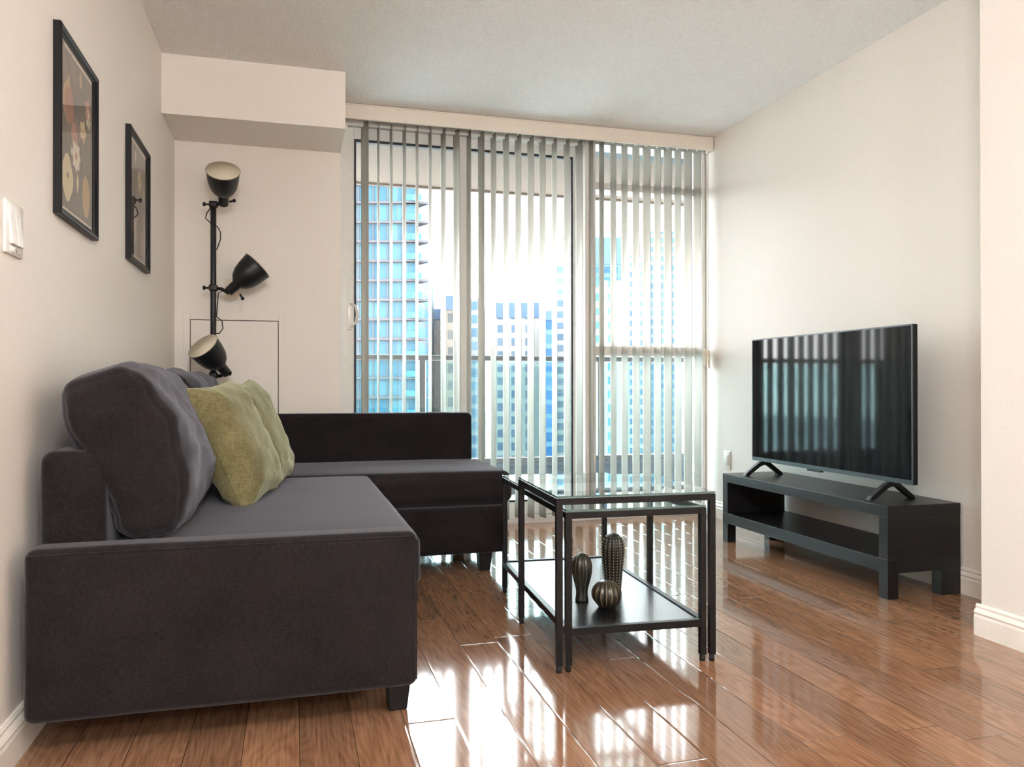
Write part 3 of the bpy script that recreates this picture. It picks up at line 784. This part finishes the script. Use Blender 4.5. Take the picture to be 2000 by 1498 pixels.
# heads in lamp-local coordinates
n1 = Vector((.052, -.035, 1.80)); shade('top', n1, (.04, -.73, .68)); clamp(1.765, n1 + Vector((-.02, .01, -.03)))
knob((-.03, 0, 1.765), (-1, 0, 0), lamp); knob(n1 + Vector((.038, .0, -.02)), (1, 0, .3), lamp, .009)
n2 = Vector((.108, -.02, 1.348)); shade('middle', n2, (.70, .08, .71)); clamp(1.335, n2 + Vector((-.03, 0, -.04)))
knob((-.03, 0, 1.335), (-1, 0, 0), lamp); knob(n2 + Vector((.03, -.02, -.055)), (.5, 0, -.8), lamp, .009)
n3_ = Vector((.045, -.05, .925)); shade('low', n3_, (-.52, -.50, .66)); clamp(.885, n3_ + Vector((.02, .01, -.03)))
knob(n3_ + Vector((.028, -.028, -.028)), (1, -.1, -.2), lamp, .011)
cb = MB()
cb.tube([(-.006, -.016, 1.755), (-.030, -.018, 1.715), (-.036, -.018, 1.69), (-.012, -.02, 1.665), (.020, -.02, 1.650), (.036, -.02, 1.620), (.036, -.02, 1.585), (.018, -.018, 1.530)], .0028, 8)
cb.build('cable', M['black_plastic'], lamp); cb = MB()
cb.tube([(.10, -.03, 1.345), (.06, -.02, 1.325), (.026, -.018, 1.31), (.018, -.018, 1.20), (.018, -.018, 1.185), (.044, -.02, 1.165), (.048, -.02, 1.125), (.030, -.02, 1.10), (.014, -.018, 1.10)], .0028, 8)
cb.build('cable', M['black_plastic'], lamp)

# ------------------------------------------------------------------ wall plates
def outlet_right():
    t = thing('wall_outlet', 'white electrical outlet low on the wall behind the bench', 'outlet', (XR, 4.30, .372))
    MB().rbox((-.006, -.036, -.057), (0, .036, .057), .003, 2, 2).build('cover_plate', M['plate'], t)
    MB().rbox((-.009, -.017, -.034), (-.005, .017, .034), .002, 2, 2).build('socket', M['plate'], t)
    for z in (-.018, .018):
        for y in (-.006, .006): MB().box((-.0094, y - .001, z - .004), (-.0088, y + .001, z + .004)).build('socket_slot', M['dark_gap'], t)
outlet_right()
t = thing('light_switch', 'white double rocker light switch at the left edge of the wall', 'light switch', (XL, 1.968, 1.176))
MB().rbox((0, -.056, -.058), (.007, .056, .058), .003, 3, 2).build('cover_plate', M['plate'], t)
for y in (-.019, .019):
    MB().prism([(.006, -.036), (.015, -.036), (.008, .034), (.006, .034)], y - .0155, y + .0155).build('rocker', M['plate'], t, bevel=.0008)
MB().rbox((.006, -.030, -.053), (.009, .036, -.040), .001, 2, 2).build('cover_strip', M['plate'], t)
MB().lathe([(.0045, 0), (.0045, .0018), (.001, .0022)], 14, Matrix.Translation((.009, .002, -.0465)) @ Matrix.Rotation(PI / 2, 4, 'Y')).build('screw', M['screw'], t)
t = thing('wall_plate', 'blank beige wall plate behind the middle lamp shade', 'wall plate', (-.312, 4.45, 1.347))
MB().rbox((-.038, -.006, -.056), (.038, 0, .056), .003, 3, 2).build('cover_plate', M['plate_beige'], t)
MB().rbox((-.017, -.009, -.034), (.017, -.005, .034), .002, 2, 2).build('insert', M['plate_beige'], t)

# ------------------------------------------------------------------ pictures
PC = {k: plain('print_' + k, v_, .7, var=.06) for k, v_ in dict(ground=lin(66, 57, 52), cream=lin(222, 205, 160), ochre=lin(188, 152, 84), rust=lin(158, 96, 62), leaf=lin(92, 90, 66),
      dark=lin(44, 42, 40), white=lin(228, 218, 196), pink=lin(176, 120, 96), mauve=lin(104, 84, 74)).items()}
PK = list(PC)
def blob(mb, u, v_, ru, rv, k, lobes=0, amp=.15, rot=0, layer=1, n=28):
    pts = []
    for i in range(n):
        a = 2 * PI * i / n; rr = 1 + (amp * math.cos(lobes * a) if lobes else 0)
        x, y = ru * rr * math.cos(a), rv * rr * math.sin(a)
        pts.append((.0006 + layer * .00012, u + x * math.cos(rot) - y * math.sin(rot), v_ + x * math.sin(rot) + y * math.cos(rot)))
    mb.add(pts, [tuple(range(n))], PK.index(k))
def leaf(mb, u, v_, l, w_, rot, k='leaf', layer=1):
    n = 10; pts = []
    for i in range(n + 1):
        t = i / n; pts.append((t * l, w_ * math.sin(PI * t)))
    for i in range(n - 1, 0, -1):
        t = i / n; pts.append((t * l, -w_ * math.sin(PI * t)))
    mb.add([(.0006 + layer * .00012, u + x * math.cos(rot) - y * math.sin(rot), v_ + x * math.sin(rot) + y * math.cos(rot)) for x, y in pts], [tuple(range(len(pts)))], PK.index(k))
def flower(mb, u, v_, r, k='white', c='ochre', petals=6, layer=3):
    for i in range(petals):
        a = 2 * PI * i / petals; leaf(mb, u, v_, r, r * .34, a, k, layer + (i % 2) * .4)
    blob(mb, u, v_, r * .22, r * .22, c, layer=layer + 2)
def picture(y0, z0, W_, H, label, seed):
    t = thing('framed_print', label, 'picture', (XL, y0, z0), 0, 'botanical prints on the left wall')
    fw_ = .024
    prof = [(0, 0), (.018, 0), (.0205, .003), (.0205, .008), (.017, .014), (.0125, .018), (.0115, fw_), (0, fw_)]   # (depth, inwards)
    f = MB()
    loops = []
    for (d, i_) in prof: loops.append([(d, i_, i_), (d, W_ - i_, i_), (d, W_ - i_, H - i_), (d, i_, H - i_)])
    V = [p for l in loops for p in l]; F = []
    for a in range(len(prof)):
        b = (a + 1) % len(prof)
        for k_ in range(4): F.append((a * 4 + k_, a * 4 + (k_ + 1) % 4, b * 4 + (k_ + 1) % 4, b * 4 + k_))
    f.add(V, F).build('frame', M['picture_frame'], t)
    a = fw_
    MB().box((.001, a, a), (.006, W_ - a, H - a)).build('border', M['cream_line'], t)
    pr = MB(); b = a + .010
    pr.box((.0, b, b), (.0006, W_ - b, H - b), PK.index('ground'))
    return t, pr, b
def U(b, W_, H): return (lambda u: b + u * (W_ - 2 * b)), (lambda v_: b + v_ * (H - 2 * b))
def finish(t, pr, W_, H):
    pr.build('print', [PC[k_] for k_ in PK], t, loc=(.0062, 0, 0))
    MB().box((.0095, .022, .022), (.0105, W_ - .022, H - .022)).build('glazing', M['pic_glass'], t)
W_, H = .410, .503
t, pr, b = picture(2.278, 1.279, W_, H, 'framed dark botanical print nearer the camera, pale halved apple at its lower left', 1)
u, v_ = U(b, W_, H)
rnd = random.Random(4)
leaf(pr, u(.12), v_(.38), .10, .018, 1.7, 'leaf'); leaf(pr, u(.22), v_(.40), .15, .026, 1.45, 'leaf'); leaf(pr, u(.30), v_(.40), .12, .02, 1.2, 'leaf')
leaf(pr, u(.88), v_(.30), .16, .03, 1.6, 'leaf'); leaf(pr, u(.78), v_(.28), .14, .022, 1.8, 'leaf'); leaf(pr, u(.2), v_(.75), .13, .03, 1.9, 'mauve'); leaf(pr, u(.5), v_(.85), .1, .03, 2.4, 'mauve')
blob(pr, u(.24), v_(.68), .052, .055, 'ochre', layer=2); blob(pr, u(.27), v_(.67), .046, .05, 'rust', layer=3); leaf(pr, u(.22), v_(.76), .05, .01, 1.2, 'ochre', 4)
blob(pr, u(.50), v_(.56), .05, .04, 'mauve', 3, .2, layer=2); blob(pr, u(.42), v_(.52), .03, .035, 'pink', layer=3)
flower(pr, u(.70), v_(.60), .038, 'cream', 'ochre', 5); flower(pr, u(.86), v_(.78), .04, 'pink', 'cream', 5); flower(pr, u(.88), v_(.72), .03, 'white', 'ochre', 5)
leaf(pr, u(.62), v_(.86), .055, .014, 1.6, 'ochre', 3)
flower(pr, u(.48), v_(.39), .048, 'white', 'rust', 8)
blob(pr, u(.22), v_(.20), .056, .062, 'cream', 4, .07, layer=3); leaf(pr, u(.2), v_(.19), .022, .006, 1.2, 'leaf', 5); leaf(pr, u(.25), v_(.19), .022, .006, 1.9, 'leaf', 5)
blob(pr, u(.80), v_(.18), .042, .062, 'ochre', layer=3); leaf(pr, u(.85), v_(.32), .05, .016, .3, 'dark', 4)
leaf(pr, u(.52), v_(.15), .06, .012, 1.5, 'cream', 3); leaf(pr, u(.33), v_(.36), .03, .006, 1.4, 'cream', 3); leaf(pr, u(.68), v_(.42), .06, .01, 1.5, 'leaf', 3)
for i in range(9): pr.box((.0006, u(.38) + i * .010, v_(.035)), (.0008, u(.38) + i * .010 + .007, v_(.035) + .006), PK.index('leaf'))
finish(t, pr, W_, H)
W_, H = .415, .502
t, pr, b = picture(3.190, 1.304, W_, H, 'framed dark botanical print farther away, nearer the lamp, small pale flowers', 2)
u, v_ = U(b, W_, H)
leaf(pr, u(.35), v_(.84), .05, .014, 1.5, 'cream', 3); flower(pr, u(.60), v_(.72), .05, 'cream', 'rust', 6); leaf(pr, u(.5), v_(.45), .16, .03, 1.5, 'mauve'); leaf(pr, u(.3), v_(.5), .14, .03, 1.8, 'mauve')
leaf(pr, u(.85), v_(.50), .14, .025, 1.6, 'leaf', 2); blob(pr, u(.86), v_(.66), .02, .03, 'ochre', layer=3); blob(pr, u(.72), v_(.16), .03, .045, 'pink', layer=3); leaf(pr, u(.15), v_(.2), .2, .03, 1.4, 'mauve')
blob(pr, u(.3), v_(.25), .05, .05, 'mauve', layer=2); leaf(pr, u(.06), v_(.85), .05, .015, 1.5, 'cream', 3)
for i in range(8): pr.box((.0006, u(.38) + i * .010, v_(.035)), (.0008, u(.38) + i * .010 + .007, v_(.035) + .006), PK.index('leaf'))
finish(t, pr, W_, H)

# ------------------------------------------------------------------ unseen globe lamps added behind the camera for indoor fill light
def pendant(x, y, label, watts, col):
    t = thing('fill_lamp', label, 'fill lamp', (x, y, ZC), 0, 'unseen white globe fill lamps')
    MB().lathe([(.06, 0), (.06, -.02), (.01, -.03)], 30).build('canopy', M['plate'], t)
    MB().lathe([(.004, -.02), (.004, -.25)], 10).build('cord', M['black_plastic'], t)
    MB().lathe([(.001, -.20), (.03, -.21), (.035, -.25)], 20).build('lamp_holder', M['black_metal'], t)
    em = NM('fill_globe'); em.b.inputs['Emission Color'].default_value = col; em.b.inputs['Emission Strength'].default_value = watts
    em.b.inputs['Base Color'].default_value = (.9, .88, .84, 1)
    MB().lathe([(.17 * math.sin(PI * k / 20) + .0005, -.24 - .17 + .17 * math.cos(PI * k / 20)) for k in range(21)], 40).build('globe', em.m, t)
pendant(.12, -.1, 'added fill lamp, unseen white globe nearer the sofa', FILL, (1, .99, .98, 1))
pendant(.25, -1.9, 'added fill lamp, unseen white globe farther from the window', FILL, (1, .99, .98, 1))
